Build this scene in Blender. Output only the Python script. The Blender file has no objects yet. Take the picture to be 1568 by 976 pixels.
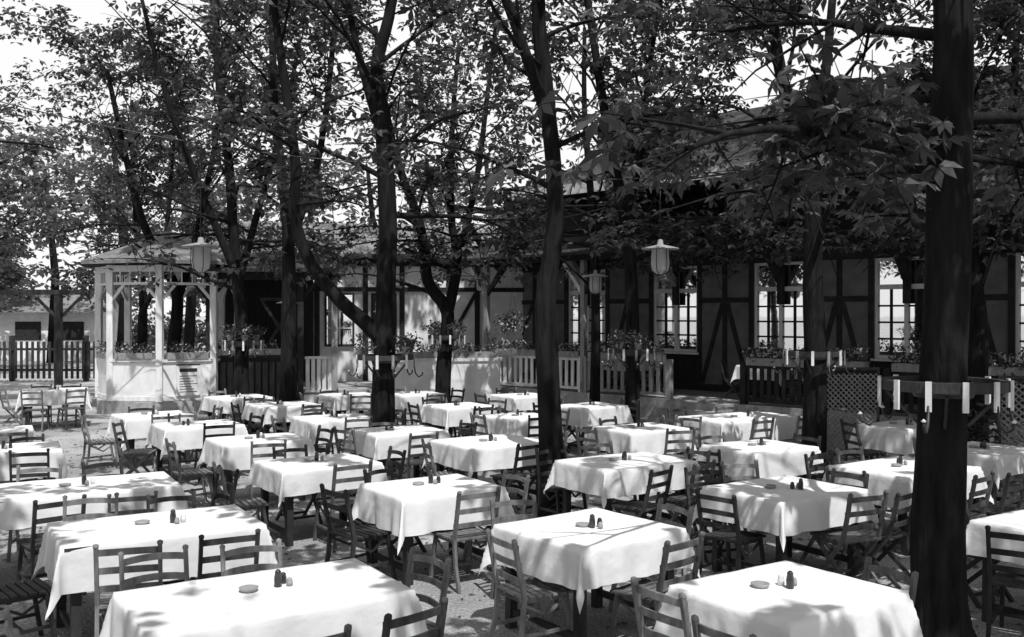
import bpy, math, random
import numpy as np
from mathutils import Vector, Matrix, noise
random.seed(7); rng=np.random.default_rng(11)
scene=bpy.context.scene
scene.view_settings.view_transform='Standard'
scene.view_settings.look='None'; scene.view_settings.exposure=0
# ------------------------------------------------------------ sun
EL=math.radians(60); AZ=Vector((0.32,-0.95,0)).normalized()
SUN=Vector((AZ.x*math.cos(EL),AZ.y*math.cos(EL),math.sin(EL)))
w=bpy.data.worlds.new("World"); scene.world=w; w.use_nodes=True
nt=w.node_tree; nt.nodes.clear()
sky=nt.nodes.new('ShaderNodeTexSky'); sky.sky_type='NISHITA'; sky.sun_disc=False
sky.sun_elevation=EL; sky.sun_rotation=math.atan2(SUN.x,SUN.y); sky.dust_density=1.5; sky.air_density=1.0
sp=nt.nodes.new('ShaderNodeSeparateColor'); bg=nt.nodes.new('ShaderNodeBackground'); out=nt.nodes.new('ShaderNodeOutputWorld')
# blue-sensitive film: read the sky through its blue channel; a set floor lifts the whole sky to white
mxn=nt.nodes.new('ShaderNodeMath'); mxn.operation='MAXIMUM'; mxn.inputs[1].default_value=6.6
nt.links.new(sky.outputs[0],sp.inputs[0]); nt.links.new(sp.outputs[2],mxn.inputs[0]); nt.links.new(mxn.outputs[0],bg.inputs[0]); nt.links.new(bg.outputs[0],out.inputs[0])
bg.inputs[1].default_value=0.15
sl=bpy.data.lights.new('sun','SUN'); sl.energy=4.7; sl.angle=math.radians(0.5)
so=bpy.data.objects.new('sun',sl); scene.collection.objects.link(so); so.rotation_euler=(-SUN).to_track_quat('-Z','Y').to_euler()
# ------------------------------------------------------------ camera
cam=bpy.data.cameras.new('camera'); cam.sensor_width=36; cam.lens=34.4; cam.clip_end=2000
co=bpy.data.objects.new('camera',cam); scene.collection.objects.link(co)
co.location=(0,0,2.3); co.rotation_euler=(math.radians(89.7),0,0); scene.camera=co
# ------------------------------------------------------------ materials
def mat(name,lo,hi,scale=6,rough=.8,bump=0.0,bscale=60,stretch=None,rand=0.0,spec=.3,bdist=.03):
    m=bpy.data.materials.new(name); m.use_nodes=True; t=m.node_tree; b=t.nodes['Principled BSDF']
    b.inputs['Roughness'].default_value=rough; b.inputs['Specular IOR Level'].default_value=spec
    tc=t.nodes.new('ShaderNodeTexCoord'); mp=t.nodes.new('ShaderNodeMapping'); t.links.new(tc.outputs['Object'],mp.inputs[0])
    if stretch: mp.inputs['Scale'].default_value=stretch
    n=t.nodes.new('ShaderNodeTexNoise'); n.inputs['Scale'].default_value=scale; n.inputs['Detail'].default_value=6
    t.links.new(mp.outputs[0],n.inputs['Vector'])
    r=t.nodes.new('ShaderNodeValToRGB'); r.color_ramp.elements[0].position=.3; r.color_ramp.elements[1].position=.7
    r.color_ramp.elements[0].color=(lo,lo,lo,1); r.color_ramp.elements[1].color=(hi,hi,hi,1)
    t.links.new(n.outputs[0],r.inputs[0]); last=r.outputs[0]
    if rand>0:
        oi=t.nodes.new('ShaderNodeObjectInfo'); mr=t.nodes.new('ShaderNodeMapRange'); mr.inputs[3].default_value=1-rand; mr.inputs[4].default_value=1+rand
        t.links.new(oi.outputs['Random'],mr.inputs[0]); mx=t.nodes.new('ShaderNodeVectorMath'); mx.operation='SCALE'
        t.links.new(last,mx.inputs[0]); t.links.new(mr.outputs[0],mx.inputs['Scale']); last=mx.outputs[0]
    t.links.new(last,b.inputs['Base Color'])
    if bump>0:
        n2=t.nodes.new('ShaderNodeTexNoise'); n2.inputs['Scale'].default_value=bscale; n2.inputs['Detail'].default_value=5
        t.links.new(mp.outputs[0],n2.inputs['Vector'])
        bp=t.nodes.new('ShaderNodeBump'); bp.inputs['Strength'].default_value=bump; bp.inputs['Distance'].default_value=bdist
        t.links.new(n2.outputs[0],bp.inputs['Height']); t.links.new(bp.outputs[0],b.inputs['Normal'])
    return m
def leafmat(name,lo,hi,tr,mix=.45):
    m=bpy.data.materials.new(name); m.use_nodes=True; t=m.node_tree; t.nodes.clear()
    o=t.nodes.new('ShaderNodeOutputMaterial'); g=t.nodes.new('ShaderNodeNewGeometry')
    r=t.nodes.new('ShaderNodeMapRange'); r.inputs[3].default_value=lo; r.inputs[4].default_value=hi
    t.links.new(g.outputs['Random Per Island'],r.inputs[0])
    p=t.nodes.new('ShaderNodeBsdfPrincipled'); p.inputs['Roughness'].default_value=.6; p.inputs['Specular IOR Level'].default_value=.2
    t.links.new(r.outputs[0],p.inputs['Base Color'])
    r2=t.nodes.new('ShaderNodeMapRange'); r2.inputs[3].default_value=tr*.4; r2.inputs[4].default_value=tr*1.6
    t.links.new(g.outputs['Random Per Island'],r2.inputs[0])
    q=t.nodes.new('ShaderNodeBsdfTranslucent'); t.links.new(r2.outputs[0],q.inputs[0])
    mx=t.nodes.new('ShaderNodeMixShader'); mx.inputs[0].default_value=mix
    t.links.new(p.outputs[0],mx.inputs[1]); t.links.new(q.outputs[0],mx.inputs[2]); t.links.new(mx.outputs[0],o.inputs[0])
    return m
M_bark=mat('bark',.006,.022,12,.95,1.0,26,(1,1,.18),0,.1,.03)
M_leaf=leafmat('chestnut_leaf',.018,.06,.19)
M_leafS=leafmat('shrub_leaf',.04,.1,.12)
M_petal=leafmat('petal',.45,.8,.5)
M_cloth=mat('linen',.64,.76,2.2,.9,.5,4,None,.06,.2,.035)
M_wood=mat('weathered_wood',.08,.24,14,.6,.2,80,(1,1,.3),.5)
M_dwood=mat('dark_wood',.018,.055,8,.7,.3,60,(1,1,.3),.2)
M_timber=mat('timber_frame',.012,.03,6,.8,.2,50)
M_board=mat('dark_boarding',.01,.026,4,.85,.2,30,(6,6,.4))
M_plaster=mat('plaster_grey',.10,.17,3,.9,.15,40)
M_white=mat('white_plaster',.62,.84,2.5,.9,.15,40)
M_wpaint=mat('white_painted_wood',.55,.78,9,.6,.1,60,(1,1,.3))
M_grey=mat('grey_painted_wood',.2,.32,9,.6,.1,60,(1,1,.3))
M_roof=mat('roof_tile',.025,.05,5,.8,.5,25,(1,6,1))
M_roofl=mat('roof_sheet_metal',.12,.22,5,.5,.2,25)
M_iron=mat('iron',.02,.05,20,.45,.1,60)
M_stone=mat('stone_step',.25,.4,8,.9,.4,50)
M_enamel=mat('enamel',.6,.8,8,.3)
M_ceram=mat('dark_glassware',.01,.04,8,.15,0,60,None,0,.6)
def glass(name,mixv,rough):
    m=bpy.data.materials.new(name); m.use_nodes=True; t=m.node_tree; t.nodes.clear()
    o=t.nodes.new('ShaderNodeOutputMaterial'); a=t.nodes.new('ShaderNodeBsdfGlossy'); a.inputs['Roughness'].default_value=rough; a.inputs[0].default_value=(.95,.95,.95,1)
    b=t.nodes.new('ShaderNodeBsdfDiffuse'); b.inputs[0].default_value=(.1,.1,.1,1)
    n=t.nodes.new('ShaderNodeTexNoise'); n.inputs['Scale'].default_value=3
    tc=t.nodes.new('ShaderNodeTexCoord'); t.links.new(tc.outputs['Object'],n.inputs['Vector'])
    bp=t.nodes.new('ShaderNodeBump'); bp.inputs['Strength'].default_value=.25; t.links.new(n.outputs[0],bp.inputs['Height']); t.links.new(bp.outputs[0],a.inputs['Normal'])
    mx=t.nodes.new('ShaderNodeMixShader'); mx.inputs[0].default_value=mixv
    t.links.new(b.outputs[0],mx.inputs[1]); t.links.new(a.outputs[0],mx.inputs[2]); t.links.new(mx.outputs[0],o.inputs[0]); return m
M_win=glass('window_glass',.85,.02)
M_gl=leafmat('lamp_glass',.7,.75,.8,.6)
# ground
M_gr=bpy.data.materials.new('gravel'); M_gr.use_nodes=True; t=M_gr.node_tree; b=t.nodes['Principled BSDF']; b.inputs['Roughness'].default_value=.95; b.inputs['Specular IOR Level'].default_value=.12
tc=t.nodes.new('ShaderNodeTexCoord')
n1=t.nodes.new('ShaderNodeTexNoise'); n1.inputs['Scale'].default_value=.7; n1.inputs['Detail'].default_value=6
n2=t.nodes.new('ShaderNodeTexNoise'); n2.inputs['Scale'].default_value=45; n2.inputs['Detail'].default_value=4
v=t.nodes.new('ShaderNodeTexVoronoi'); v.inputs['Scale'].default_value=38
for n in (n1,n2,v): t.links.new(tc.outputs['Object'],n.inputs['Vector'])
r1=t.nodes.new('ShaderNodeMapRange'); r1.inputs[1].default_value=.3; r1.inputs[2].default_value=.7; r1.inputs[3].default_value=.22; r1.inputs[4].default_value=.42
r2=t.nodes.new('ShaderNodeMapRange'); r2.inputs[1].default_value=.25; r2.inputs[2].default_value=.75; r2.inputs[3].default_value=.45; r2.inputs[4].default_value=1.5
mu=t.nodes.new('ShaderNodeMath'); mu.operation='MULTIPLY'
t.links.new(n1.outputs[0],r1.inputs[0]); t.links.new(n2.outputs[0],r2.inputs[0]); t.links.new(r1.outputs[0],mu.inputs[0]); t.links.new(r2.outputs[0],mu.inputs[1]); t.links.new(mu.outputs[0],b.inputs['Base Color'])
bp=t.nodes.new('ShaderNodeBump'); bp.inputs['Strength'].default_value=.7; bp.inputs['Distance'].default_value=.02
t.links.new(v.outputs['Distance'],bp.inputs['Height']); t.links.new(bp.outputs[0],b.inputs['Normal'])
# ------------------------------------------------------------ builder
class B:
    def __init__(s): s.v=[]; s.f=[]; s.m=[]; s.mats=[]; s.sm=[]
    def mi(s,m):
        if m not in s.mats: s.mats.append(m)
        return s.mats.index(m)
    def add(s,vs,fs,m,smooth=False):
        o=len(s.v); s.v+= [tuple(x) for x in vs]; k=s.mi(m)
        for f in fs: s.f.append(tuple(i+o for i in f)); s.m.append(k); s.sm.append(smooth)
    def box(s,x0,x1,y0,y1,z0,z1,m):
        vs=[(x,y,z) for z in (z0,z1) for y in (y0,y1) for x in (x0,x1)]
        s.add(vs,[(0,2,3,1),(4,5,7,6),(0,1,5,4),(2,6,7,3),(0,4,6,2),(1,3,7,5)],m)
    def bar(s,a,b,wd,th,m,up=(0,0,1)):
        a=Vector(a);b=Vector(b);d=(b-a).normalized();u=Vector(up)
        if abs(d.dot(u))>.98:u=Vector((0,1,0))
        x=d.cross(u).normalized()*wd/2; y=x.cross(d).normalized()*th/2
        vs=[p+i*x+j*y for p in (a,b) for i,j in ((-1,-1),(1,-1),(1,1),(-1,1))]
        s.add(vs,[(0,3,2,1),(4,5,6,7),(0,1,5,4),(1,2,6,5),(2,3,7,6),(3,0,4,7)],m)
    def tube(s,pts,rad,m,n=8,cap=True,wob=0):
        pts=[Vector(p) for p in pts]; vs=[];fs=[]
        X=Vector((1,0,0))
        for i,p in enumerate(pts):
            d=(pts[min(i+1,len(pts)-1)]-pts[max(i-1,0)])
            d=d.normalized() if d.length>1e-6 else Vector((0,0,1))
            x=(X-d*X.dot(d))
            if x.length<.1: x=Vector((0,1,0))-d*d.y
            x.normalize(); X=x; y=d.cross(x)
            for k in range(n):
                a=2*math.pi*k/n; r=rad[i]
                if wob: r*=1+wob*noise.noise(Vector((math.cos(a)*1.5,math.sin(a)*1.5,p.z*1.3))+Vector((pts[0].x*9,0,0)))
                vs.append(p+x*math.cos(a)*r+y*math.sin(a)*r)
        for i in range(len(pts)-1):
            for k in range(n):
                a=i*n+k;b_=i*n+(k+1)%n; fs.append((a,b_,b_+n,a+n))
        if cap: fs.append(tuple(range(n))[::-1]); fs.append(tuple(range(len(vs)-n,len(vs))))
        s.add(vs,fs,m,True)
    def lathe(s,c,prof,m,n=14):
        c=Vector(c); vs=[];fs=[]
        for r,z in prof:
            for k in range(n):
                a=2*math.pi*k/n; vs.append(c+Vector((r*math.cos(a),r*math.sin(a),z)))
        for i in range(len(prof)-1):
            for k in range(n):
                a=i*n+k;b_=i*n+(k+1)%n; fs.append((a,b_,b_+n,a+n))
        s.add(vs,fs,m,n>8)
    def leaves(s,c,rad,n,m,sz=.05):
        c=Vector(c)
        for _ in range(n):
            p=Vector([max(-1,min(1,random.gauss(0,.42)))*rad[i] for i in range(3)])+c
            a=Vector([random.uniform(-1,1) for _ in range(3)]).normalized(); q=a.orthogonal().normalized(); q.rotate(Matrix.Rotation(random.uniform(0,6.3),3,a))
            k=sz*random.uniform(.6,1.3); r=a.cross(q)
            s.add([p-q*k,p+r*k*.5,p+q*k,p-r*k*.5],[(0,1,2,3)],m)
    def mesh(s,name):
        me=bpy.data.meshes.new(name); me.from_pydata(s.v,[],s.f); 
        for m in s.mats: me.materials.append(m)
        me.polygons.foreach_set('material_index',s.m); me.polygons.foreach_set('use_smooth',s.sm); me.update(); return me
    def obj(s,name,loc=(0,0,0),rz=0,parent=None):
        return place(s.mesh(name),name,loc,rz,parent)
def place(me,name,loc=(0,0,0),rz=0,parent=None):
    o=bpy.data.objects.new(name,me); scene.collection.objects.link(o); o.location=loc; o.rotation_euler=(0,0,rz)
    if parent: o.parent=parent
    return o
# ------------------------------------------------------------ ground
g=B(); g.add([(-600,-300,0),(600,-300,0),(600,900,0),(-600,900,0)],[(0,1,2,3)],M_gr); g.obj('ground')
# ------------------------------------------------------------ table layout (metres)
T=[(-1.38,5.45,1.42,.84,31,[('u',1,-.05,.12),('v',1,-.1,.3),('v',1,.42,.25),('v',-1,-.4,.3),('v',-1,.2,.3),('u',-1,0,.3)]),
(-2.62,7.2,1.36,.86,31,[('v',1,-.3,.22),('v',1,.3,.2),('v',-1,-.35,.3),('v',-1,.3,.25),('u',-1,0,.25)]),
(-3.9,8.8,1.6,.9,28,[('v',1,-.3,.25),('v',1,.35,.2),('v',-1,-.3,.3),('v',-1,.4,.3),('u',1,0,.3)]),
(-5.9,11.2,1.3,.85,28),(-7.0,12.9,1.2,.85,28),
(.56,7.1,1.0,.93,35,[('u',-1,.05,.05),('v',1,.02,.16),('u',1,0,.1),('v',-1,0,.3)]),
(1.55,5.5,.98,.84,35,[('u',-1,-.25,.0),('u',-1,.35,.15),('u',1,.1,.0)]),
(2.42,8.68,1.08,.9,34,[('u',-1,.0,.1),('v',1,.1,.12),('v',1,.5,.15),('u',1,0,.1),('v',-1,-.1,.3),('v',-1,.4,.3)]),
(-.72,8.8,1.0,.85,34,[('v',1,.0,.12),('u',-1,0,.2),('u',1,.1,.1),('v',-1,0,.25)]),
(1.2,10.3,1.2,.85,33),(-2.03,10.2,1.05,.85,33),(-.27,11.9,1.1,.95,33),
(-3.14,12.1,1.05,.85,33),(2.9,11.45,1.0,.85,33),(3.97,9.9,1.2,.9,33),
(4.15,7.25,1.1,.9,33,[('u',-1,0,.1),('v',-1,0,.3),('v',1,-.3,.1),('v',1,.25,.2)]),
(3.44,14.7,1.6,.95,30),(1.75,13.3,1.0,.8,33),(-1.5,13.0,1.0,.85,33),(-2.65,14.6,1.0,.8,33),
(.1,14.8,.9,.8,33),(-4.4,13.7,1.05,.85,33),(-5.5,15.0,1.0,.85,33),(-3.9,16.7,1.0,.85,33),
(1.3,16.5,1.0,.8,33),(-3.1,18.7,.9,.8,33),(-.9,16.5,.9,.8,33),(0.2,18.6,.9,.8,33),(-1.9,19.0,.9,.8,33),
(-5.1,18.2,1.0,.85,33),(-9.3,19.9,1.2,.85,20),(5.45,13.6,1.0,.8,33),
(5.4,11.2,1.0,.85,33),(6.0,8.6,1.1,.9,33)]
SHADED={2,3,4,30,31,32,33}
LITA=np.array([(t[0],t[1]) for i,t in enumerate(T) if i not in SHADED])
# ------------------------------------------------------------ trees
def leaf_mesh(P,S,nl,name,mt,parent):
    N=len(P)
    if N==0: return
    th=rng.uniform(0,2*np.pi,N)
    nrm=rng.normal(0,.42,(N,3)); nrm[:,2]+=1; nrm/=np.linalg.norm(nrm,axis=1)[:,None]
    ax=np.stack([np.cos(th),np.sin(th),np.zeros(N)],1); ax-=nrm*(ax*nrm).sum(1)[:,None]; ax/=np.linalg.norm(ax,axis=1)[:,None]
    ay=np.cross(nrm,ax)
    wf={3:.30,4:.27,5:.22,7:.20}[nl]
    angs=np.linspace(-1.0,1.0,nl)*math.radians({3:75,4:95,5:105,7:125}[nl])
    V=[]
    for a in angs:
        L=S*(1-.38*(abs(a)/2.2))*rng.uniform(.85,1.1,N); ca,sa=math.cos(a),math.sin(a)
        d=ax*ca+ay*sa; e=-ax*sa+ay*ca
        drop=nrm*(-.25*L)[:,None]
        base=P+d*(.04*L)[:,None]
        tip=P+d*L[:,None]+drop-np.array([0,0,1])*(L*.12)[:,None]
        mid=P+d*(.62*L)[:,None]+drop*.25
        wv=e*(L*wf)[:,None]
        V.append(np.stack([base,mid-wv,tip,mid+wv],1))
    V=np.stack(V,1).reshape(-1,3)
    nq=N*nl
    me=bpy.data.meshes.new(name); me.vertices.add(nq*4); me.vertices.foreach_set('co',V.astype(np.float32).ravel())
    me.loops.add(nq*4); me.loops.foreach_set('vertex_index',np.arange(nq*4,dtype=np.int32))
    me.polygons.add(nq); me.polygons.foreach_set('loop_start',np.arange(0,nq*4,4,dtype=np.int32)); me.polygons.foreach_set('loop_total',np.full(nq,4,dtype=np.int32))
    me.materials.append(mt); me.update(calc_edges=True); me.validate()
    o=bpy.data.objects.new(name,me); scene.collection.objects.link(o)
    if parent: o.parent=parent; o.matrix_parent_inverse=parent.matrix_world.inverted()
    return o
def sunkeep(x,y,z):
    k=(z-.6)/math.tan(EL); gx=x-AZ.x*k; gy=y-AZ.y*k
    nv=.35*noise.noise(Vector((gx*.5,gy*.5,3.1)))+.7*noise.noise(Vector((gx*1.35,gy*1.35,7.7)))+.5*noise.noise(Vector((gx*2.9,gy*2.9,1.7)))
    th=-.06
    dm=float(np.min((LITA[:,0]-gx)**2+(LITA[:,1]-gy)**2))
    if dm<.70**2: th=.36
    elif gx<-5.2 and 13.5<gy<20.5: th=.26
    elif gx<-6 and 20.5<gy<25.5: th=.28
    elif gx>4.6 and gy>10.5: th=-.25
    elif gx<-3.4 and 8<gy<13.5: th=-.12
    elif -4.5<gx<1.0 and 20.5<gy<27.5: th=.22
    return nv>th
def crown(x,y,z):
    if y<12: return True
    return noise.noise(Vector((x*.42+9,y*.25,z*.55)))>-.30
def smooth_poly(pts,n=4):
    P=[Vector(p) for p in pts]; o=[]
    for i in range(len(P)-1):
        p0=P[max(i-1,0)];p1=P[i];p2=P[i+1];p3=P[min(i+2,len(P)-1)]
        for k in range(n):
            t=k/n
            o.append(.5*((2*p1)+(-p0+p2)*t+(2*p0-5*p1+4*p2-p3)*t*t+(-p0+3*p1-3*p2+p3)*t**3))
    o.append(P[-1]); return o
def tree(stems,zmin=3.4,dens=1.0,nl=4,lsz=.135,l1=(1.6,3.0),extra=(),every=.45,spread=1):
    bb=B(); LP=[]
    def L2(p,d,ln,r):
        pts=[p.copy()]; dd=d.copy()
        for k in range(3):
            dd=(dd+Vector((random.gauss(0,.14),random.gauss(0,.14),-.06))).normalized(); pts.append(pts[-1]+dd*ln/3)
        kept=0
        for _ in range(int(27*dens)):
            q=pts[random.randint(1,3)]
            pp=q+Vector((random.gauss(0,.24),random.gauss(0,.24),random.gauss(0,.13)))
            if pp.z>zmin-.35 and not (pp.y>9 and pp.z>2.3+.34*pp.y+.5) and sunkeep(*pp) and crown(*pp): LP.append(pp); kept+=1
        if kept>1: bb.tube(pts,[r*(1-.25*i) for i in range(4)],M_bark,3,False)
    def L1(p,d,ln,r):
        pts=[p.copy()]; dd=d.copy()
        for k in range(6):
            dd=(dd+Vector((random.gauss(0,.12),random.gauss(0,.12),-.02 if k<3 else -.10))).normalized(); pts.append(pts[-1]+dd*ln/6)
        bb.tube(pts,[r*(1-.13*i) for i in range(7)],M_bark,5,False)
        for k in range(2,7):
            for q in range(2 if k<6 else 1):
                a=Vector((random.gauss(0,1),random.gauss(0,1),random.gauss(.05,.5))).normalized()
                L2(pts[k],(dd*.6+a*.8).normalized(),random.uniform(.5,1.2),r*.35)
    for st in stems:
        pts,r0,r1=st
        P=smooth_poly(pts,5); n=len(P)
        rad=[r0+(r1-r0)*(i/(n-1)) for i in range(n)]
        if P[0].z<.1:
            rad[0]*=1.4; rad[1]*=1.12
        bb.tube(P,rad,M_bark,14,True,.12)
        acc=0; ph=random.uniform(0,6)
        for i in range(1,n):
            acc+=(P[i]-P[i-1]).length
            while acc>every:
                acc-=every
                if P[i].z<zmin-.7: continue
                ph+=2.4; el=random.uniform(.45,1.15)
                if P[i].z<zmin+1.0: el=random.uniform(.05,.55)
                d=Vector((math.cos(ph)*math.cos(el),math.sin(ph)*math.cos(el),math.sin(el)))
                L1(P[i],d,random.uniform(*l1)*spread,max(rad[i]*.38,.018))
    for (p,d,ln) in extra: L1(Vector(p),Vector(d).normalized(),ln,.035)
    o=bb.obj('chestnut_tree')
    P=np.array([tuple(q) for q in LP]) if LP else np.zeros((0,3))
    leaf_mesh(P,rng.uniform(.75,1.25,len(P))*lsz,nl,'foliage',M_leaf,o)
    return len(P)
tot=0
def S(d,*xz,j=0.0):
    return [(x,d+j*max(0,z-2),z) for x,z in xz]
F=dict(nl=3,lsz=.175)
tot+=tree([(S(23,(-7.93,0),(-7.95,1.4),(-7.88,2.76),(-8.3,3.6),(-8.72,4.6),(-9.1,6.1),(-9.5,8)),.17,.05),
      (S(23,(-7.88,2.7),(-7.6,3.6),(-7.42,4.6),(-7.1,6.6),(-6.9,8.5),j=.12),.11,.04)],3.9,1.1,**F)
tot+=tree([(S(20.3,(-5.58,0),(-5.62,1),(-5.6,2.03),(-5.74,3.4),(-5.87,5.4),(-6.1,7.4),(-6.1,9)),.18,.05),
      (S(20.3,(-5.7,3.2),(-6.4,5.0),(-6.95,6.8),(-7.3,8.5),j=-.15),.09,.035),
      (S(20.3,(-5.7,3.0),(-5.4,4.3),(-4.9,6.4),(-4.6,8.2),j=.15),.09,.035)],3.2,1.1,**F,
      extra=[((-5.8,20.3,3.9),(-.8,-.5,.05),2.4),((-5.6,20.3,3.8),(1,-.4,.0),2.5)])
tot+=tree([(S(14.4,(-1.86,0),(-1.9,1),(-1.86,2.3),(-1.83,3.74),(-1.9,5.0),(-1.98,5.95),(-1.77,6.9),(-1.7,8.6)),.19,.06),
      (S(14.4,(-1.95,1.95),(-2.2,2.2),(-2.53,2.5),(-2.97,3.07),(-3.18,3.74),(-3.16,4.5),(-3.3,5.66),(-3.45,6.9),(-3.5,8.3),j=-.05),.12,.045),
      (S(14.4,(-1.88,4.7),(-2.34,6.3),(-2.6,7.6),j=.1),.08,.035)],4.1,.95)
tot+=tree([(S(21.5,(-1.53,0),(-1.5,1.2),(-1.42,2.3),(-1.85,3.0),(-2.0,4.16),(-2.5,5.6),(-2.8,7),(-3,8.6)),.18,.05),
      (S(21.5,(-1.44,2.2),(-1.2,3.45),(-1.35,4.45),(-1.35,6.3),(-1.2,8.4),j=.1),.13,.04),
      (S(21.5,(-1.2,3.4),(-.77,5.17),(-.49,7.3),(-.3,8.8),j=-.1),.08,.035)],3.25,1.2,**F,
      extra=[((-2.0,21.5,4.1),(-1,-.3,.1),2.4),((-1.9,21.5,3.9),(-1,-.5,-.02),2.6),((-1.3,21.5,4.0),(1,-.3,.05),2.6),((-.8,21.5,4.6),(1,.3,-.05),2.6),((-1.3,21.5,3.9),(.8,-.7,-.02),2.4)])
tot+=tree([(S(11.1,(.45,0),(.44,.7),(.41,1.41),(.38,2.2),(.39,2.6),(.49,3.26),(.47,4.0),(.38,4.9),(.3,5.85),(.35,7.6)),.15,.07),
      (S(11.1,(.42,4.4),(.1,5.3),(-.3,6.4),(-.5,7.5),j=-.1),.07,.035)],4.3,.95,5,.14)
tot+=tree([(S(17.3,(2.11,0),(2.13,1.5),(2.09,3.2),(1.91,4.4),(1.63,5.9),(1.34,7.8),(1.2,9)),.14,.05),
      (S(17.3,(2.0,3.9),(2.35,5.2),(2.5,6.7),(2.8,8.3),j=.15),.08,.035)],3.6,1.2,**F,
      extra=[((2.0,17.3,4.0),(1,.2,.02),2.6),((2.0,17.3,4.2),(-1,.2,.02),2.2)])
tot+=tree([(S(21.6,(1.82,0),(1.85,2.3),(1.75,4.7),(1.6,6.8),(1.6,8.6)),.12,.04)],3.3,1.4,**F,extra=[((1.8,21.6,4.2),(1,-.6,.05),2.6),((1.8,21.6,4.8),(1,-.2,.1),2.8),((1.8,21.6,4.5),(-1,-.4,.1),2.4)])
tot+=tree([(S(13.8,(4.24,0),(4.28,1.2),(4.24,3.04),(4.2,4.4),(3.83,5.5),(3.64,6.7),(3.5,8.2)),.18,.05),
      (S(13.8,(4.22,4.1),(4.47,5.3),(4.65,6.7),(4.8,8),j=.1),.1,.04)],3.6,1.35,4,.14,
      extra=[((4.2,13.8,3.9),(1,.2,.0),2.6),((4.2,13.8,4.1),(-.8,-.5,.1),2.4),((4.2,13.8,4.3),(.5,-.8,.1),2.4)])
tot+=tree([(S(6.8,(2.99,0),(2.97,.9),(3.0,1.76),(3.04,3.1),(3.06,4.5),(3.0,6),(3.1,7.5)),.19,.1)],3.4,1.1,7,.145,(1.5,2.8),
      [((3.0,6.8,3.3),(-1,.15,.02),1.5),((3.0,6.8,3.5),(-.6,-.3,.1),1.6),((3.0,6.8,3.4),(.9,.3,.0),2.0),((3.0,6.8,3.1),(.9,-.1,.1),1.6),((3.0,6.8,3.6),(-.5,.8,.1),2.0),((3.0,6.8,3.8),(-.9,.6,.1),2.2)])
def side(x,y,z=3.8,h=8.5,dens=1,r=.17,nl=4):
    return tree([([(x,y,0),(x+.05,y,2),(x,y+.1,z-.4),(x-.2,y,h*.7),(x-.3,y+.1,h)],r,.05),
      ([(x,y,z-1),(x+.6,y+.2,z+1),(x+.9,y+.4,h)],.09,.04)],z,dens,3 if y>14 else 4,lsz=.17 if y>14 else .14)
for a in [(-8.6,12.5,4.2,8,.75),(-11.5,17.5,3.7,8.5,.9),(-13.5,23.5,3.4,7.5,.9),(-6.6,7.6,4.2,7.5,.75),(6.9,10.3,3.6,8.5,1.3),(7.2,15.2,3.6,8.5,1.3),(-10.8,28.5,3.2,8.5,1.0),(-4.2,18.2,4.4,8.5,.9),
          (-4.2,2.2,4.6,7.5,.6),(.6,-.4,4.8,7.5,.6),(5.6,3.0,4.4,7.5,.8)]:
    tot+=side(*a)
print('LEAVES',tot)
def mass(name,P,lsz,nl=3):
    root=bpy.data.objects.new(name,None); scene.collection.objects.link(root)
    leaf_mesh(P,rng.uniform(.7,1.3,len(P))*lsz,nl,'foliage',M_leaf,root); return root
UP=[]  # leaf layer added above the camera view to cast shade; attached to no branches
for _ in range(60000):
    x=random.uniform(-16,13); y=random.uniform(-9,26)
    z=max(5.6,2.3+.34*y+.7)+random.uniform(0,1.6)
    if noise.noise(Vector((x*.35,y*.35,5)))<-.4: continue
    if sunkeep(x,y,z): UP.append((x,y,z))
mass('unseen_shade_leaves',np.array(UP),.25,3)
cl=[]
for i in range(160):
    a=random.uniform(-1.2,.6); d=random.uniform(38,58); cl.append((math.sin(a)*d,math.cos(a)*d,random.uniform(3.6,11),random.uniform(1,2.2)))
for i in range(70):
    a=random.uniform(-1.1,-.25); d=random.uniform(40,58); cl.append((math.sin(a)*d,math.cos(a)*d,random.uniform(2.8,5),random.uniform(.9,1.6)))
def fn():
    c=random.choice(cl); return (c[0]+random.gauss(0,.55)*c[3],c[1]+random.gauss(0,.5)*c[3],max(2.3,c[2]+random.gauss(0,.38)*c[3]))
root=mass('distant_trees',np.array([fn() for _ in range(20000)]),.42)
tb=B()
for i in range(30):
    a=-1.1+i*.06; d=random.uniform(38,54); x=math.sin(a)*d;y=math.cos(a)*d
    tb.tube([(x,y,0),(x+.2,y,4),(x-.3,y,9)],[.25,.2,.08],M_bark,6)
tb.obj('trunks',parent=root)
hg=B()
for i in range(60):
    x=-62+i*1.05; h=random.uniform(1.0,1.9)
    for q in range(2): hg.leaves((x+random.uniform(-.5,.5),random.uniform(-.8,.8),h*(.45+.5*q)),(1.3,.9,h*.8),120,M_leafS,.22)
hg.obj('background_hedge',(0,60,0))
# garden shed beyond the fence
b=B(); b.box(0,7,0,3.5,0,2.4,M_white)
b.add([(-.4,-.5,2.35),(7.4,-.5,2.35),(7.4,1.75,3.5),(-.4,1.75,3.5),(7.4,4,2.35),(-.4,4,2.35)],[(0,1,2,3),(3,2,4,5)],M_roofl)
b.add([(0,0,2.4),(0,3.5,2.4),(0,1.75,3.3)],[(0,1,2)],M_white); b.add([(7,0,2.4),(7,3.5,2.4),(7,1.75,3.3)],[(0,1,2)],M_white)
b.box(.8,1.8,-.03,-.002,0,2.0,M_dwood); b.box(3.0,4.2,-.03,-.002,1.0,1.9,M_timber); b.box(5.2,6.2,-.03,-.002,1.0,1.9,M_timber)
b.obj('garden_shed',(-27,47,0),.1)
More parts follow.
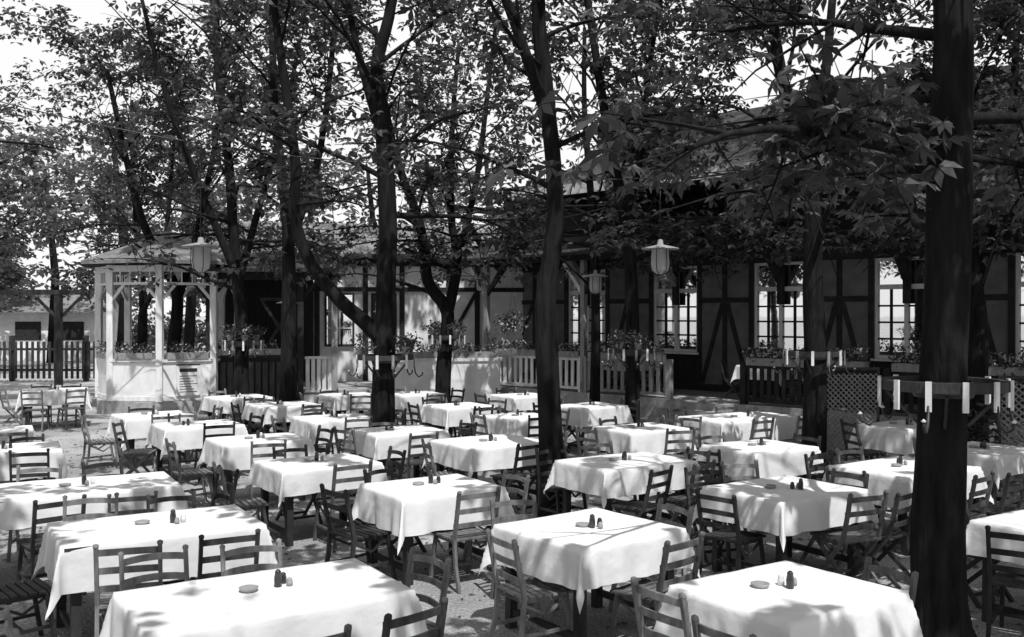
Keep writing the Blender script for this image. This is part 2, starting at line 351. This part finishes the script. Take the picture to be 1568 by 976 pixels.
# ------------------------------------------------------------ coat hook rings
def ring(x,y,z,tr,plant=True,R=.40,big=False):
    b=B(); n=28; hh=.07
    vs=[];fs=[]
    for k in range(n):
        a=2*math.pi*k/n
        for r,z2 in ((R-.06,0),(R,0),(R,hh),(R-.06,hh)): vs.append((r*math.cos(a),r*math.sin(a),z2))
    for k in range(n):
        for q in range(4):
            fs.append((k*4+q,((k+1)%n)*4+q,((k+1)%n)*4+(q+1)%4,k*4+(q+1)%4))
    b.add(vs,fs,M_dwood)
    for k in range(4):
        a=math.pi/2*k+.4; b.bar((tr*.8*math.cos(a),tr*.8*math.sin(a),.03),(( R-.02)*math.cos(a),(R-.02)*math.sin(a),.03),.03,.03,M_iron)
        b.bar((tr*.9*math.cos(a),tr*.9*math.sin(a),-.25),((R-.05)*math.cos(a),(R-.05)*math.sin(a),-.02),.02,.02,M_iron)
    b.lathe((0,0,-.02),[(tr+.02,-.03),(tr+.035,0),(tr+.035,.05),(tr+.02,.08)],M_iron,16)
    for k in range(12):
        a=2*math.pi*k/12+.13; c,s=math.cos(a),math.sin(a); O=Vector((c,s,0))
        p=O*(R+.012)
        b.bar(p+Vector((0,0,.08)),p+Vector((0,0,-.12)),.038,.016,M_enamel if (big or k%2) else M_grey,up=O)
        if k%2==0:
            pts=[p+O*.0+Vector((0,0,-.08)),p+O*.02+Vector((0,0,-.2)),p+O*.07+Vector((0,0,-.25)),p+O*.12+Vector((0,0,-.22)),p+O*.13+Vector((0,0,-.17))]
            b.tube(pts,[.011]*5,M_iron,5)
            b.lathe(pts[-1],[(.001,-.015),(.018,0),(.001,.015)],M_enamel,9)
    b.obj('coat_hook_ring',(x,y,z),random.uniform(0,1))
    if plant:
        for k in range(4):
            a=1.57*k+random.uniform(3.3,4.2); f=B(); rr=R-.07
            f.lathe((0,0,0),[(.001,0),(.05,0),(.07,.11),(.075,.12),(.06,.12)],M_stone,12)
            f.leaves((0,0,.17),(.22,.22,.16),130,M_leafS,.035); f.leaves((0,0,.2),(.2,.2,.14),7,M_petal,.028)
            f.obj('potted_flower',(x+rr*math.cos(a),y+rr*math.sin(a),z+.072))
ring(-5.58,20.3,1.66,.17); ring(-1.86,14.4,1.62,.18,True,.42); ring(-1.43,21.5,1.75,.17); ring(2.11,17.3,1.60,.13)
ring(4.26,13.8,1.70,.17,False); ring(3.0,6.8,1.77,.17,False,.42,True)
# ------------------------------------------------------------ chairs
def chair_mesh(mw,fold=True):
    b=B()
    for sx in (-1,1):
        x=.205*sx
        if fold:
            pts=[(x,-.285,.885),(x,-.25,.70),(x,-.19,.46),(x,.0,.24),(x,.21,0)]
            for i in range(4): b.bar(pts[i],pts[i+1],.026,.036,mw,up=(0,1,0) if i<2 else (0,0,1))
            x2=.172*sx
            b.bar((x2,.20,.43),(x2,-.04,.22),.026,.034,mw); b.bar((x2,-.04,.22),(x2,-.29,0),.026,.034,mw)
        else:
            pts=[(x,-.285,.885),(x,-.25,.70),(x,-.20,.46),(x,-.22,.22),(x,-.28,0)]
            for i in range(4): b.bar(pts[i],pts[i+1],.028,.034,mw,up=(0,1,0))
            x2=.185*sx
            b.bar((x2,.17,.44),(x2*1.1,.24,0),.03,.032,mw,up=(0,1,0))
            b.bar((x2*1.03,-.235,.16),(x2*1.06,.21,.18),.018,.026,mw)
            b.bar((x2*1.0,-.20,.40),(x2*1.0,.0,.30),.014,.02,mw); b.bar((x2,.16,.40),(x2,.0,.30),.014,.02,mw)
        b.lathe((x,-.287,.885),[(.02,-.01),(.02,.01),(.001,.02)],mw,9)
        b.box(.172*sx-.014,.172*sx+.014,-.2,.2,.405,.437,mw)
    for i in range(7):
        y=-.195+i*.066; b.box(-.215,.215,y-.024,y+.024,.44,.458,mw)
    for z,yb in ((.57,-.222),(.70,-.252),(.83,-.277)):
        N=6; h=.022
        vs=[];fs=[]
        for k in range(N+1):
            u=-1+2*k/N; yy=yb-.045*(1-u*u)+.018
            for dy,dz in ((-.008,-h),(.008,-h),(.008,h),(-.008,h)): vs.append((u*.215,yy+dy,z+dz+.012*(1-u*u)))
        for k in range(N):
            for q in range(4): fs.append((k*4+q,(k+1)*4+q,(k+1)*4+(q+1)%4,k*4+(q+1)%4))
        fs+= [(0,1,2,3),(N*4+3,N*4+2,N*4+1,N*4)]
        b.add(vs,fs,mw)
    if fold: b.bar((-.2,.13,.09),(.2,.13,.09),.02,.026,mw); b.bar((-.17,-.2,.08),(.17,-.2,.08),.02,.026,mw)
    else: b.bar((-.19,0,.17),(.19,0,.17),.02,.026,mw)
    return b.mesh('garden_chair')
CH=[chair_mesh(M_wood,False),chair_mesh(M_wood,True),chair_mesh(M_dwood,False),chair_mesh(M_dwood,True)]
def chair(x,y,ang,z=0):
    o=place(CH[random.choice((0,0,0,1,2,3))],'garden_chair',(x,y,z),ang-math.pi/2)
    o.scale=(random.uniform(.89,.94),)*3
# ------------------------------------------------------------ tables
def cloth_mesh(a,bd,drop,seed):
    b=B(); vs=[];fs=[]
    def axis(h):
        o=[-h-drop*(1-i/9) for i in range(9)]; o+= [-h+2*h*i/30 for i in range(31)]; o+= [h+drop*(i+1)/9 for i in range(9)]; return o
    X=axis(a);Y=axis(bd); d0=drop
    for j,y in enumerate(Y):
        for i,x in enumerate(X):
            ox=max(0,abs(x)-a);oy=max(0,abs(y)-bd); cx=max(-a,min(a,x)); cy=max(-bd,min(bd,y)); sx=1 if x>0 else -1; sy=1 if y>0 else -1
            hy=math.hypot(ox,oy); z=0.004*noise.noise(Vector((x*5,y*5,seed)))+.003*abs(math.sin((x+y*.3)*3+seed))
            if hy>0:
                z-=hy*(.96+.05*noise.noise(Vector((x*3,y*3,seed))))
                tt=(x if oy>ox else y)
                rp=(hy/d0)*(.010*math.sin(tt*17+seed*3+2*noise.noise(Vector((tt*2,seed,0))))+.024*noise.noise(Vector((tt*4.5,seed+4,sx+sy*2)))+.022*noise.noise(Vector((tt*11,seed+9,sx+sy*2))))
                mn=min(ox,oy)
                fl=.008+.05*hy+rp
                nx=ox/hy; ny=oy/hy
                if mn>0: fl=.010+.04*hy+.36*mn+rp*.5
                cx+=sx*nx*fl; cy+=sy*ny*fl
            vs.append((cx,cy,z))
    W=len(X)
    for j in range(len(Y)-1):
        for i in range(W-1): fs.append((j*W+i,j*W+i+1,(j+1)*W+i+1,(j+1)*W+i))
    b.add(vs,fs,M_cloth,True); return b.mesh('tablecloth')
def shaker(b,x,y,z,h,r,m):
    b.lathe((x,y,z),[(.001,0),(r,0),(r*1.05,h*.5),(r*.8,h*.8),(r*.85,h*.86),(r*.4,h),(.001,h)],m,10)
def table(x,y,lx,ly,rot=33,chairs='auto',z=0,cloth=True,items=True):
    rot=math.radians(rot+random.uniform(-2.5,2.5)); h=.75
    b=B(); a=lx/2;c=ly/2
    b.box(-a,a,-c,c,h-.035,h-.012,M_dwood)
    b.box(-a+.06,a-.06,-c+.06,c-.06,h-.13,h-.036,M_dwood)
    for sx in (-1,1):
        for sy in (-1,1):
            b.bar((sx*(a-.08),sy*(c-.08),0),(sx*(a-.085),sy*(c-.085),h-.04),.065,.065,M_dwood)
    b.bar((-a+.08,-c+.08,.12),(-a+.08,c-.08,.12),.03,.05,M_dwood); b.bar((a-.08,-c+.08,.12),(a-.08,c-.08,.12),.03,.05,M_dwood)
    o=b.obj('dining_table',(x,y,z),rot)
    if cloth:
        place(cloth_mesh(a+.008,c+.008,random.uniform(.25,.34),random.uniform(0,50)),'tablecloth',(0,0,h),random.gauss(0,.012),o)
    if items:
        s=B()
        s.lathe((0,0,0),[(.001,0),(.045,0),(.055,.018),(.05,.02),(.04,.006),(.001,.006)],M_grey,16)
        s.obj('ashtray',(x+random.gauss(0,.04)-.09,y+random.gauss(0,.04),z+h+.007))
        s=B(); shaker(s,0,0,0,.095,.022,M_ceram); shaker(s,.07,.015,0,.06,.02,M_enamel if random.random()<.5 else M_ceram); shaker(s,.04,-.05,0,.045,.018,M_grey)
        s.obj('salt_and_pepper_shakers',(x+random.gauss(0,.06),y+random.gauss(0,.05),z+h+.006),random.uniform(0,3))
    U=Vector((math.cos(rot),math.sin(rot)));V=Vector((math.sin(rot),-math.cos(rot))); C=Vector((x,y))
    if chairs=='auto':
        chairs=[]
        if lx>1.15:
            for sgn in (1,-1):
                for t_ in (-.3,.32): chairs.append(('v',sgn,t_*lx*.85,None))
            chairs.append(('u',random.choice((1,-1)),0,None))
        else:
            for q in ('u','v'):
                for sgn in (1,-1):
                    if random.random()<.88: chairs.append((q,sgn,random.uniform(-.1,.1),None))
    for ax,sgn,off,dist in chairs:
        D=(U if ax=='u' else V)*sgn; Tn=(V if ax=='u' else U); half=a if ax=='u' else c
        dd=half+(dist if dist is not None else random.uniform(.05,.3))
        p=C+D*dd+Tn*off
        chair(p.x,p.y,math.atan2(-D.y,-D.x)+random.gauss(0,.2),z)
for t_ in T: table(*t_)
# ------------------------------------------------------------ restaurant building (right)
PHI=math.radians(-45)
rb=bpy.data.objects.new('restaurant_building',None); scene.collection.objects.link(rb); rb.location=(4.0,24,0); rb.rotation_euler=(0,0,PHI)
wins=[-2.85,0,2.85,5.7,8.45,11.2]; ww=.66; z0,z1=1.36,3.45
b=B(); edges=[-6.0]
for s_ in wins: edges+= [s_-ww,s_+ww]
edges.append(15.)
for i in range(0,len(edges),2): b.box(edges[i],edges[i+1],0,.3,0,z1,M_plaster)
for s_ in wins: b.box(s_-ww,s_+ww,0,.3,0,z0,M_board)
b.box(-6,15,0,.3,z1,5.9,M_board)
b.obj('walls',parent=rb)
tb=B()
tb.box(-6,15,-.035,-.002,z1+.02,z1+.2,M_timber); tb.box(-6,15,-.035,-.002,.46,.62,M_timber)
tb.box(-6,15,-.045,-.002,4.5,4.66,M_timber)
for i in range(0,len(edges),2):
    a0,a1=edges[i],edges[i+1]
    tb.box(a0-.0,a0+.12,-.03,-.002,.62,z1+.02,M_timber); tb.box(a1-.12,a1,-.03,-.002,.62,z1+.02,M_timber)
    mid=(a0+a1)/2; tb.box(mid-.06,mid+.06,-.03,-.002,.62,z1+.02,M_timber)
    tb.box(a0+.12,mid-.06,-.028,-.002,2.55,2.67,M_timber); tb.box(mid+.06,a1-.12,-.028,-.002,2.55,2.67,M_timber)
    tb.bar((a0+.14,-.014,.64),(mid-.07,-.014,2.53),.02,.11,M_timber); tb.bar((a1-.14,-.014,.64),(mid+.07,-.014,2.53),.02,.11,M_timber)
for k in range(8):
    sx=-5.6+k*2.85-.1+.05
    tb.bar((sx,-.06,3.0),(sx,-1.9,4.95),.12,.14,M_grey if k in(1,2) else M_timber); tb.bar((sx,-.05,2.5),(sx,-.05,5.4),.14,.1,M_timber)
    tb.bar((sx,0,5.15),(sx,-2.3,5.15),.12,.16,M_timber)
tb.obj('timber_framing',parent=rb)
wb=B()
for s_ in wins:
    wb.box(s_-ww,s_-ww+.06,.03,.1,z0,z1,M_wpaint); wb.box(s_+ww-.06,s_+ww,.03,.1,z0,z1,M_wpaint)
    wb.box(s_-ww+.06,s_+ww-.06,.03,.1,z1-.06,z1,M_wpaint); wb.box(s_-ww-.05,s_+ww+.05,-.08,.1,z0-.05,z0-.002,M_wpaint)
    wb.box(s_-ww+.06,s_+ww-.06,.03,.1,z0,z0+.07,M_wpaint)
    wb.box(s_-ww+.06,s_+ww-.06,.025,.1,2.80,2.9,M_wpaint)
    wb.box(s_-.04,s_+.04,.028,.1,z0+.07,2.80,M_wpaint); wb.box(s_-.03,s_+.03,.028,.1,2.9,z1-.06,M_wpaint)
    for q in (1,2,3): 
        zz=z0+.07+q*(2.8-z0-.07)/4; wb.box(s_-ww+.06,s_-.04,.05,.08,zz-.02,zz+.02,M_timber); wb.box(s_+.04,s_+ww-.06,.05,.08,zz-.02,zz+.02,M_timber)
    for q in (-1,1):
        xx=s_+q*(ww+.0)/2; wb.box(xx-.02,xx+.02,.052,.078,z0+.07,2.80,M_timber)
    wb.add([(s_-ww,.085,z0),(s_+ww,.085,z0),(s_+ww,.085,z1),(s_-ww,.085,z1)],[(0,1,2,3)],M_win)
wb.obj('windows',parent=rb)
r=B()
r.add([(-3.2,-2.5,5.3),(15.5,-2.5,5.3),(15.5,5,8.2),(-3.2,5,8.2),(-3.2,-2.5,5.18),(15.5,-2.5,5.18),(15.5,5,8.08),(-3.2,5,8.08)],[(0,1,2,3),(7,6,5,4),(0,3,7,4),(1,5,6,2),(3,2,6,7)],M_roof)
r.box(-3.25,15.5,-2.56,-2.502,5.1,5.34,M_wpaint)
for k in range(40): r.box(-3.1+k*.47,-3.02+k*.47,-2.45,0,5.05,5.17,M_board)
r.obj('roof',parent=rb)
# veranda
ve=bpy.data.objects.new('veranda',None); scene.collection.objects.link(ve); ve.location=(4.0,24,0); ve.rotation_euler=(0,0,PHI)
b=B(); b.box(-5.2,1.6,-2.45,-.001,0,.45,M_stone); b.box(1.6,3.3,-2.45,-.001,0,.449,M_stone); b.box(3.3,13,-2.45,-.001,0,.45,M_stone); b.obj('platform',parent=ve)
b=B()
def balus(b,x0,x1,y,zb,m,ht=.8,step=.16,post=True):
    b.box(x0,x1,y-.04,y+.04,zb+ht-.06,zb+ht,m); b.box(x0,x1,y-.03,y+.03,zb+.06,zb+.12,m)
    n=int((x1-x0)/step)
    for k in range(n):
        x=x0+(k+.5)*(x1-x0)/n; b.box(x-.045,x+.045,y-.012,y+.012,zb+.12,zb+ht-.06,m)
    if post:
        for x in (x0,x1): b.box(x-.06,x+.06,y-.06,y+.06,zb,zb+ht+.05,m)
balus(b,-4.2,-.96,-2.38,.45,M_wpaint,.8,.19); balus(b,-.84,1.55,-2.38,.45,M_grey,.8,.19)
b.obj('balustrade',parent=ve)
b=B(); balus(b,3.4,6.2,-2.38,.45,M_timber); balus(b,6.4,9.4,-2.38,.45,M_timber); balus(b,9.6,12.6,-2.38,.45,M_timber); b.obj('balustrade_dark',parent=ve)
b=B()
for sx in (-4.2,-.9):
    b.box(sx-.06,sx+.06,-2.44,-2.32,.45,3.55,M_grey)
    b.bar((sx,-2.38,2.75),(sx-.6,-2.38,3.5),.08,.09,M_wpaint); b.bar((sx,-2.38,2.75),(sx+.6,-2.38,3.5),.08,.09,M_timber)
    b.bar((sx,-2.36,2.8),(sx,-1.7,3.5),.08,.08,M_timber)
b.box(-5.4,1.6,-2.46,-2.3,3.552,3.7,M_timber)
b.obj('posts',parent=ve)
b=B(); b.add([(-5.6,-2.75,3.72),(1.8,-2.75,3.72),(1.8,-.05,4.35),(-5.6,-.05,4.35),(-5.6,-2.75,3.66),(1.8,-2.75,3.66),(1.8,-.05,4.29),(-5.6,-.05,4.29)],[(0,1,2,3),(7,6,5,4),(0,4,5,1),(0,3,7,4),(1,5,6,2)],M_roof)
b.obj('veranda_roof',parent=ve)
b=B()
for k,(yy,zz) in enumerate(((-3.35,.15),(-3.05,.3),(-2.75,.445))): b.box(1.7,3.2,yy,-2.455,0 if k==0 else zz-.148,zz,M_stone)
b.obj('porch_steps',(4.0,24,0),PHI)
def l2w(x,y): c,s=math.cos(PHI),math.sin(PHI); return (4+x*c-y*s,24+x*s+y*c)
X,Y=l2w(3.3,-1.3); table(X,Y,1.0,.8,-45,[('u',-1,0,.3),('u',1,0,.2)],z=.45,items=False)
X,Y=l2w(7.3,-1.3); table(X,Y,1.0,.8,-45,[('u',-1,0,.3),('u',1,0,.2)],z=.45,items=False,cloth=False)
X,Y=l2w(-.5,-1.3); table(X,Y,1.0,.8,-45,[('u',-1,0,.3),('u',1,0,.2)],z=.45,items=False)
def flowerbox(L,name='flower_box',n=1.0):
    b=B(); b.box(0,L,-.09,.09,0,.15,M_grey)
    k=int(L/.28)
    for i in range(k):
        x=(i+.5)*L/k; s=random.uniform(.7,1.3); b.leaves((x,0,.24),(.22*s,.16,.18*s),int(70*n),M_leafS,.04); b.leaves((x,-.03,.27*s),(.2,.15,.14),int(22*n),M_petal,.035)
    return b
for x0,L in ((-4.0,3.0),(-.7,2.1)):
    X,Y=l2w(x0,-2.38); flowerbox(L).obj('flower_box',(X,Y,1.253),PHI)
for x0,L in ((3.5,2.5),(6.5,2.7),(9.7,2.6)):
    X,Y=l2w(x0,-2.38); flowerbox(L,n=1.3).obj('flower_box',(X,Y,1.253),PHI)
# ------------------------------------------------------------ terrace & hall (middle/left)
R2=math.radians(11.5); O2=(-7.2,22.9)
def t2w(x,y): c,s=math.cos(R2),math.sin(R2); return (O2[0]+x*c-y*s,O2[1]+x*s+y*c)
hb=bpy.data.objects.new('garden_hall',None); scene.collection.objects.link(hb); hb.location=(*O2,0); hb.rotation_euler=(0,0,R2)
b=B(); b.box(0,8.8,3.2,3.5,0,3.9,M_white); b.box(0,7.0,.1,3.19,0,.45,M_stone)
b.box(-.1,2.5,3.1,3.19,.46,3.6,M_board)
b.obj('walls',parent=hb)
b=B()
for x in (2.6,3.9,4.9,6.2,7.0,8.7): b.box(x-.07,x+.07,3.15,3.198,.46,3.9,M_timber)
b.box(2.5,8.8,3.145,3.197,2.9,3.02,M_timber); b.box(2.5,8.8,3.146,3.196,3.6,3.8,M_timber)
b.bar((6.25,3.17,1.6),(6.95,3.17,2.85),.03,.1,M_timber)
b.obj('timber_framing',parent=hb)
b=B()
for xa,xb in ((2.8,3.6),(4.05,4.75)):
    b.box(xa,xb,3.12,3.19,1.4,2.85,M_timber); b.add([(xa+.06,3.11,1.46),(xb-.06,3.11,1.46),(xb-.06,3.11,2.8),(xa+.06,3.11,2.8)],[(0,1,2,3)],M_win)
    b.box((xa+xb)/2-.025,(xa+xb)/2+.025,3.08,3.108,1.46,2.8,M_wpaint)
    for zz in (1.9,2.35): b.box(xa+.06,xb-.06,3.082,3.107,zz-.015,zz+.015,M_wpaint)
b.obj('windows',parent=hb)
b=B(); b.add([(-.5,2.85,3.92),(9.2,2.85,3.92),(9.2,7,5.1),(-.5,7,5.1),(-.5,2.85,3.82),(9.2,2.85,3.82),(9.2,7,5.0),(-.5,7,5.0)],[(0,1,2,3),(7,6,5,4),(0,4,5,1),(0,3,7,4),(1,5,6,2)],M_roofl)
for k in range(48):
    x=-.4+k*.2; b.bar((x,2.85,3.94),(x,7,5.12),.05,.04,M_roofl)
b.add([(-.4,-.4,3.35),(3.1,-.4,3.35),(3.1,2.8,3.85),(-.4,2.8,3.85),(-.4,-.4,3.27),(3.1,-.4,3.27),(3.1,2.8,3.77),(-.4,2.8,3.77)],[(0,1,2,3),(7,6,5,4),(0,4,5,1),(0,3,7,4),(1,5,6,2)],M_roof)
b.obj('roof',parent=hb)
b=B()
for x in (.1,2.2,3.0): b.box(x-.07,x+.07,0,.14,.0,3.2,M_timber if x<2.9 else M_grey)
b.box(0,3.1,.02,.12,3.1,3.26,M_timber)
b.box(.18,2.12,.04,.1,0,1.25,M_timber)
for k in range(12): b.box(.2+k*.16,.32+k*.16,.0,.038,.1,1.15,M_dwood)
b.box(.15,2.15,-.04,.16,1.251,1.31,M_timber)
for s_ in (-1,1):
    for px in (.1,2.2): b.bar((px,.07,2.6),(px+s_*.45,.07,3.12),.06,.07,M_timber)
b.bar((1.3,.05,1.35),(2.1,.05,2.6),.04,.07,M_timber); b.bar((2.1,.09,1.35),(1.3,.09,2.6),.04,.07,M_timber); b.box(1.25,2.13,.03,.1,2.6,2.68,M_timber)
balus(b,2.3,2.95,.06,.35,M_wpaint,.92,.13,False); b.box(2.28,2.95,.02,.1,0,.35,M_white)
b.obj('veranda_front',parent=hb)
b=B(); b.box(3.9,7.05,0,.14,0,1.12,M_white); b.box(3.85,7.1,-.04,.18,1.121,1.2,M_wpaint); b.obj('terrace_wall',(*O2,0),R2)
X,Y=t2w(4.0,.07); flowerbox(3.0,n=.9).obj('flower_box',(X,Y,1.203),R2)
X,Y=t2w(.3,.07); flowerbox(1.7,n=.7).obj('flower_box',(X,Y,1.313),R2)
# gazebo
GX,GY=-8.3,23.7
gz=bpy.data.objects.new('garden_pavilion',None); scene.collection.objects.link(gz); gz.location=(GX,GY,0)
gr=1.6; off=math.radians(12)
V8=[(gr*math.cos(off+k*math.pi/4),gr*math.sin(off+k*math.pi/4)) for k in range(8)]
b=B(); b.lathe((0,0,0),[(gr+.15,0),(gr+.15,.3),(0.01,.3)],M_stone,8)
for k in range(8):
    x,y=V8[k]; x2,y2=V8[(k+1)%8]; b.bar((x,y,.3),(x,y,3.4),.14,.14,M_wpaint)
    b.bar((x,y,3.32),(x2,y2,3.32),.1,.14,M_wpaint); b.bar((x,y,2.98),(x2,y2,2.98),.05,.06,M_wpaint)
    dx,dy=x2-x,y2-y
    for q in range(1,5): b.bar((x+dx*q/5,y+dy*q/5,3.0),(x+dx*q/5,y+dy*q/5,3.26),.03,.03,M_wpaint)
    b.bar((x,y,2.55),(x+dx*.28,y+dy*.28,2.95),.05,.06,M_wpaint); b.bar((x2,y2,2.55),(x2-dx*.28,y2-dy*.28,2.95),.05,.06,M_wpaint)
    if k!=1: 
        b.bar((x,y,.75),(x2,y2,.75),.06,.86,M_white); b.bar((x,y,1.22),(x2,y2,1.22),.14,.06,M_wpaint); b.bar((x,y,.36),(x2,y2,.36),.1,.1,M_wpaint)
b.obj('frame',parent=gz)
b=B(); b.lathe((0,0,0),[(gr+.5,3.42),(gr+.5,3.50),(.9,3.95),(.05,4.3),(.0,4.55)],M_roofl,8); b.lathe((0,0,0),[(gr+.5,3.42),(.02,3.7)],M_board,8); b.obj('roof',parent=gz)
for k in (4,5,6,7):
    x,y=V8[k]; x2,y2=V8[(k+1)%8]; L=math.hypot(x2-x,y2-y)-.3; a=math.atan2(y2-y,x2-x)
    flowerbox(L,n=.9).obj('flower_box',(GX+x+.15*math.cos(a),GY+y+.15*math.sin(a),1.253),a)
b=B(); b.box(-.27,.27,-.012,.012,0,.72,M_enamel); b.box(-.27,.27,-.018,-.013,.69,.72,M_iron)
for k in range(7): b.box(-.2,.2-.07*(k%3),-.016,-.013,.08+k*.06,.095+k*.06,M_dwood)
b.box(-.2,.2,-.016,-.013,.54,.62,M_iron)
xa,ya=V8[6]; xb,yb=V8[7]; aa=math.atan2(yb-ya,xb-xa)
b.obj('notice_board',(GX+(xa+xb)/2+.08*math.sin(aa),GY+(ya+yb)/2-.08*math.cos(aa),.42),aa)
# ------------------------------------------------------------ picket fence & gate far left
b=B()
x=-27.
while x<-11.5:
    b.box(x-.045,x+.045,-.012,.012,.1,1.35,M_dwood); x+=.19
b.box(-27,-11.5,.013,.06,.35,.43,M_dwood); b.box(-27,-11.5,.013,.06,1.05,1.13,M_dwood)
for k in range(7): b.box(-27+k*2.5,-26.85+k*2.5,.061,.2,0,1.55,M_dwood)
b.obj('picket_fence',(0,33,0))
b=B()
for x in (-17.2,-14.6): 
    b.box(x-.1,x+.1,-.1,.1,0,2.9,M_dwood); 
    for s_ in (-1,1): b.bar((x,0,2.1),(x+s_*.7,0,2.8),.08,.08,M_dwood)
b.box(-18,-13.8,-.12,.12,2.902,3.05,M_dwood); b.obj('entrance_gate',(0,31.5,0))
# ------------------------------------------------------------ lattice screens
def lattice(W,H,name,loc,rz,m):
    b=B(); b.box(-.03,.0,-.03,.03,0,H,M_dwood); b.box(W,W+.03,-.03,.03,0,H,M_dwood); b.box(0,W,-.03,.03,H-.04,H,M_dwood); b.box(0,W,-.03,.03,.06,.1,M_dwood)
    st=.085; n=int((W+H)/st)
    for k in range(1,n):
        c=k*st
        x0=max(0,c-H+.1); x1=min(W,c-.1)
        if x1>x0: 
            b.bar((x0,-.008,c-x0),(x1,-.008,c-x1),.01,.018,m); b.bar((W-x0,.008,c-x0),(W-x1,.008,c-x1),.01,.018,m)
    return b.obj(name,loc,rz)
lattice(.8,1.45,'lattice_screen',(4.95,15.4,0),.0,M_grey)
lattice(1.6,1.5,'lattice_screen',(6.3,12.6,0),-.5,M_grey)
b=B()
for k in range(9): b.leaves((k*.45,random.uniform(-.1,.1),random.uniform(.4,1.2)),(.5,.3,.7),260,M_leafS,.05)
b.obj('climbing_shrub',(6.6,14.2,0),-.6)
# ------------------------------------------------------------ lanterns & cables
def lantern(x,y,z,top,s=1.0):
    b=B()
    b.lathe((0,0,0),[(.001,.36),(.03,.35),(.04,.29),(.23,.245),(.235,.23),(.05,.235)],M_grey,20)
    b.lathe((0,0,0),[(.105,.23),(.115,.05),(.10,-.03),(.05,-.07),(.001,-.075)],M_gl,18)
    b.lathe((0,0,0),[(.035,.23),(.045,.12),(.03,.05),(.001,.03)],M_enamel,12)
    for k in range(6):
        a=k*math.pi/3; c,s_=math.cos(a),math.sin(a)
        b.tube([(c*.12,s_*.12,.235),(c*.13,s_*.13,.05),(c*.11,s_*.11,-.04),(c*.04,s_*.04,-.09)],[.005]*4,M_iron,4)
    b.tube([(0,0,.35),(0,0,(top-z)/s)],[.008,.008],M_iron,4)
    o=b.obj('hanging_lantern',(x,y,z)); o.scale=(s,)*3
lantern(-4.45,14.0,2.98,4.5,1.15); lantern(2.12,14.0,2.95,4.3,1.15); lantern(1.75,20.5,2.8,4.2,1.15); lantern(-4.6,20.0,2.3,4.0,.9); lantern(-.75,23.5,2.9,4.2,.9)
b=B(); b.lathe((0,0,0),[(.001,0),(.12,.03),(.17,.13),(.18,.14)],M_dwood,14)
for k in range(3): a=k*2.1; b.tube([(.17*math.cos(a),.17*math.sin(a),.14),(0,0,.85)],[.004,.004],M_iron,4)
b.tube([(0,0,.85),(0,0,1.6)],[.004,.004],M_iron,4)
b.leaves((0,0,.15),(.4,.4,.28),260,M_leafS,.05); b.leaves((0,0,.12),(.36,.36,.26),120,M_petal,.045); b.obj('hanging_flower_basket',(0,22.0,1.95))
def cable(p,q,sag):
    b=B(); P=[Vector(p).lerp(Vector(q),i/16)-Vector((0,0,sag*4*(i/16)*(1-i/16))) for i in range(17)]; b.tube(P,[.009]*17,M_iron,4); b.obj('overhead_cable')
cable((-8.6,12.5,5.6),(-1.86,14.4,4.5),.25); cable((-1.86,14.4,4.55),(4.2,13.8,4.5),.3); cable((-7.9,23,5),(-5.6,20.3,4.2),.2); cable((-5.6,20.3,4.1),(-1.5,21.5,4.3),.2); cable((-1.4,21.5,4.3),(2.1,17.3,4.3),.2)
b=B()
for _ in range(3200):
    x=random.uniform(-9,8);y=random.uniform(4.5,20); s=random.uniform(.015,.045); a=random.uniform(0,6.3); c,d=math.cos(a)*s,math.sin(a)*s
    z=.006
    b.add([(x-c,y-d,z),(x+d*.5,y-c*.5,z+.008),(x+c,y+d,z+.004),(x-d*.5,y+c*.5,z+.012)],[(0,1,2,3)],M_leafS if random.random()<.7 else M_wood)
b.obj('fallen_leaves')
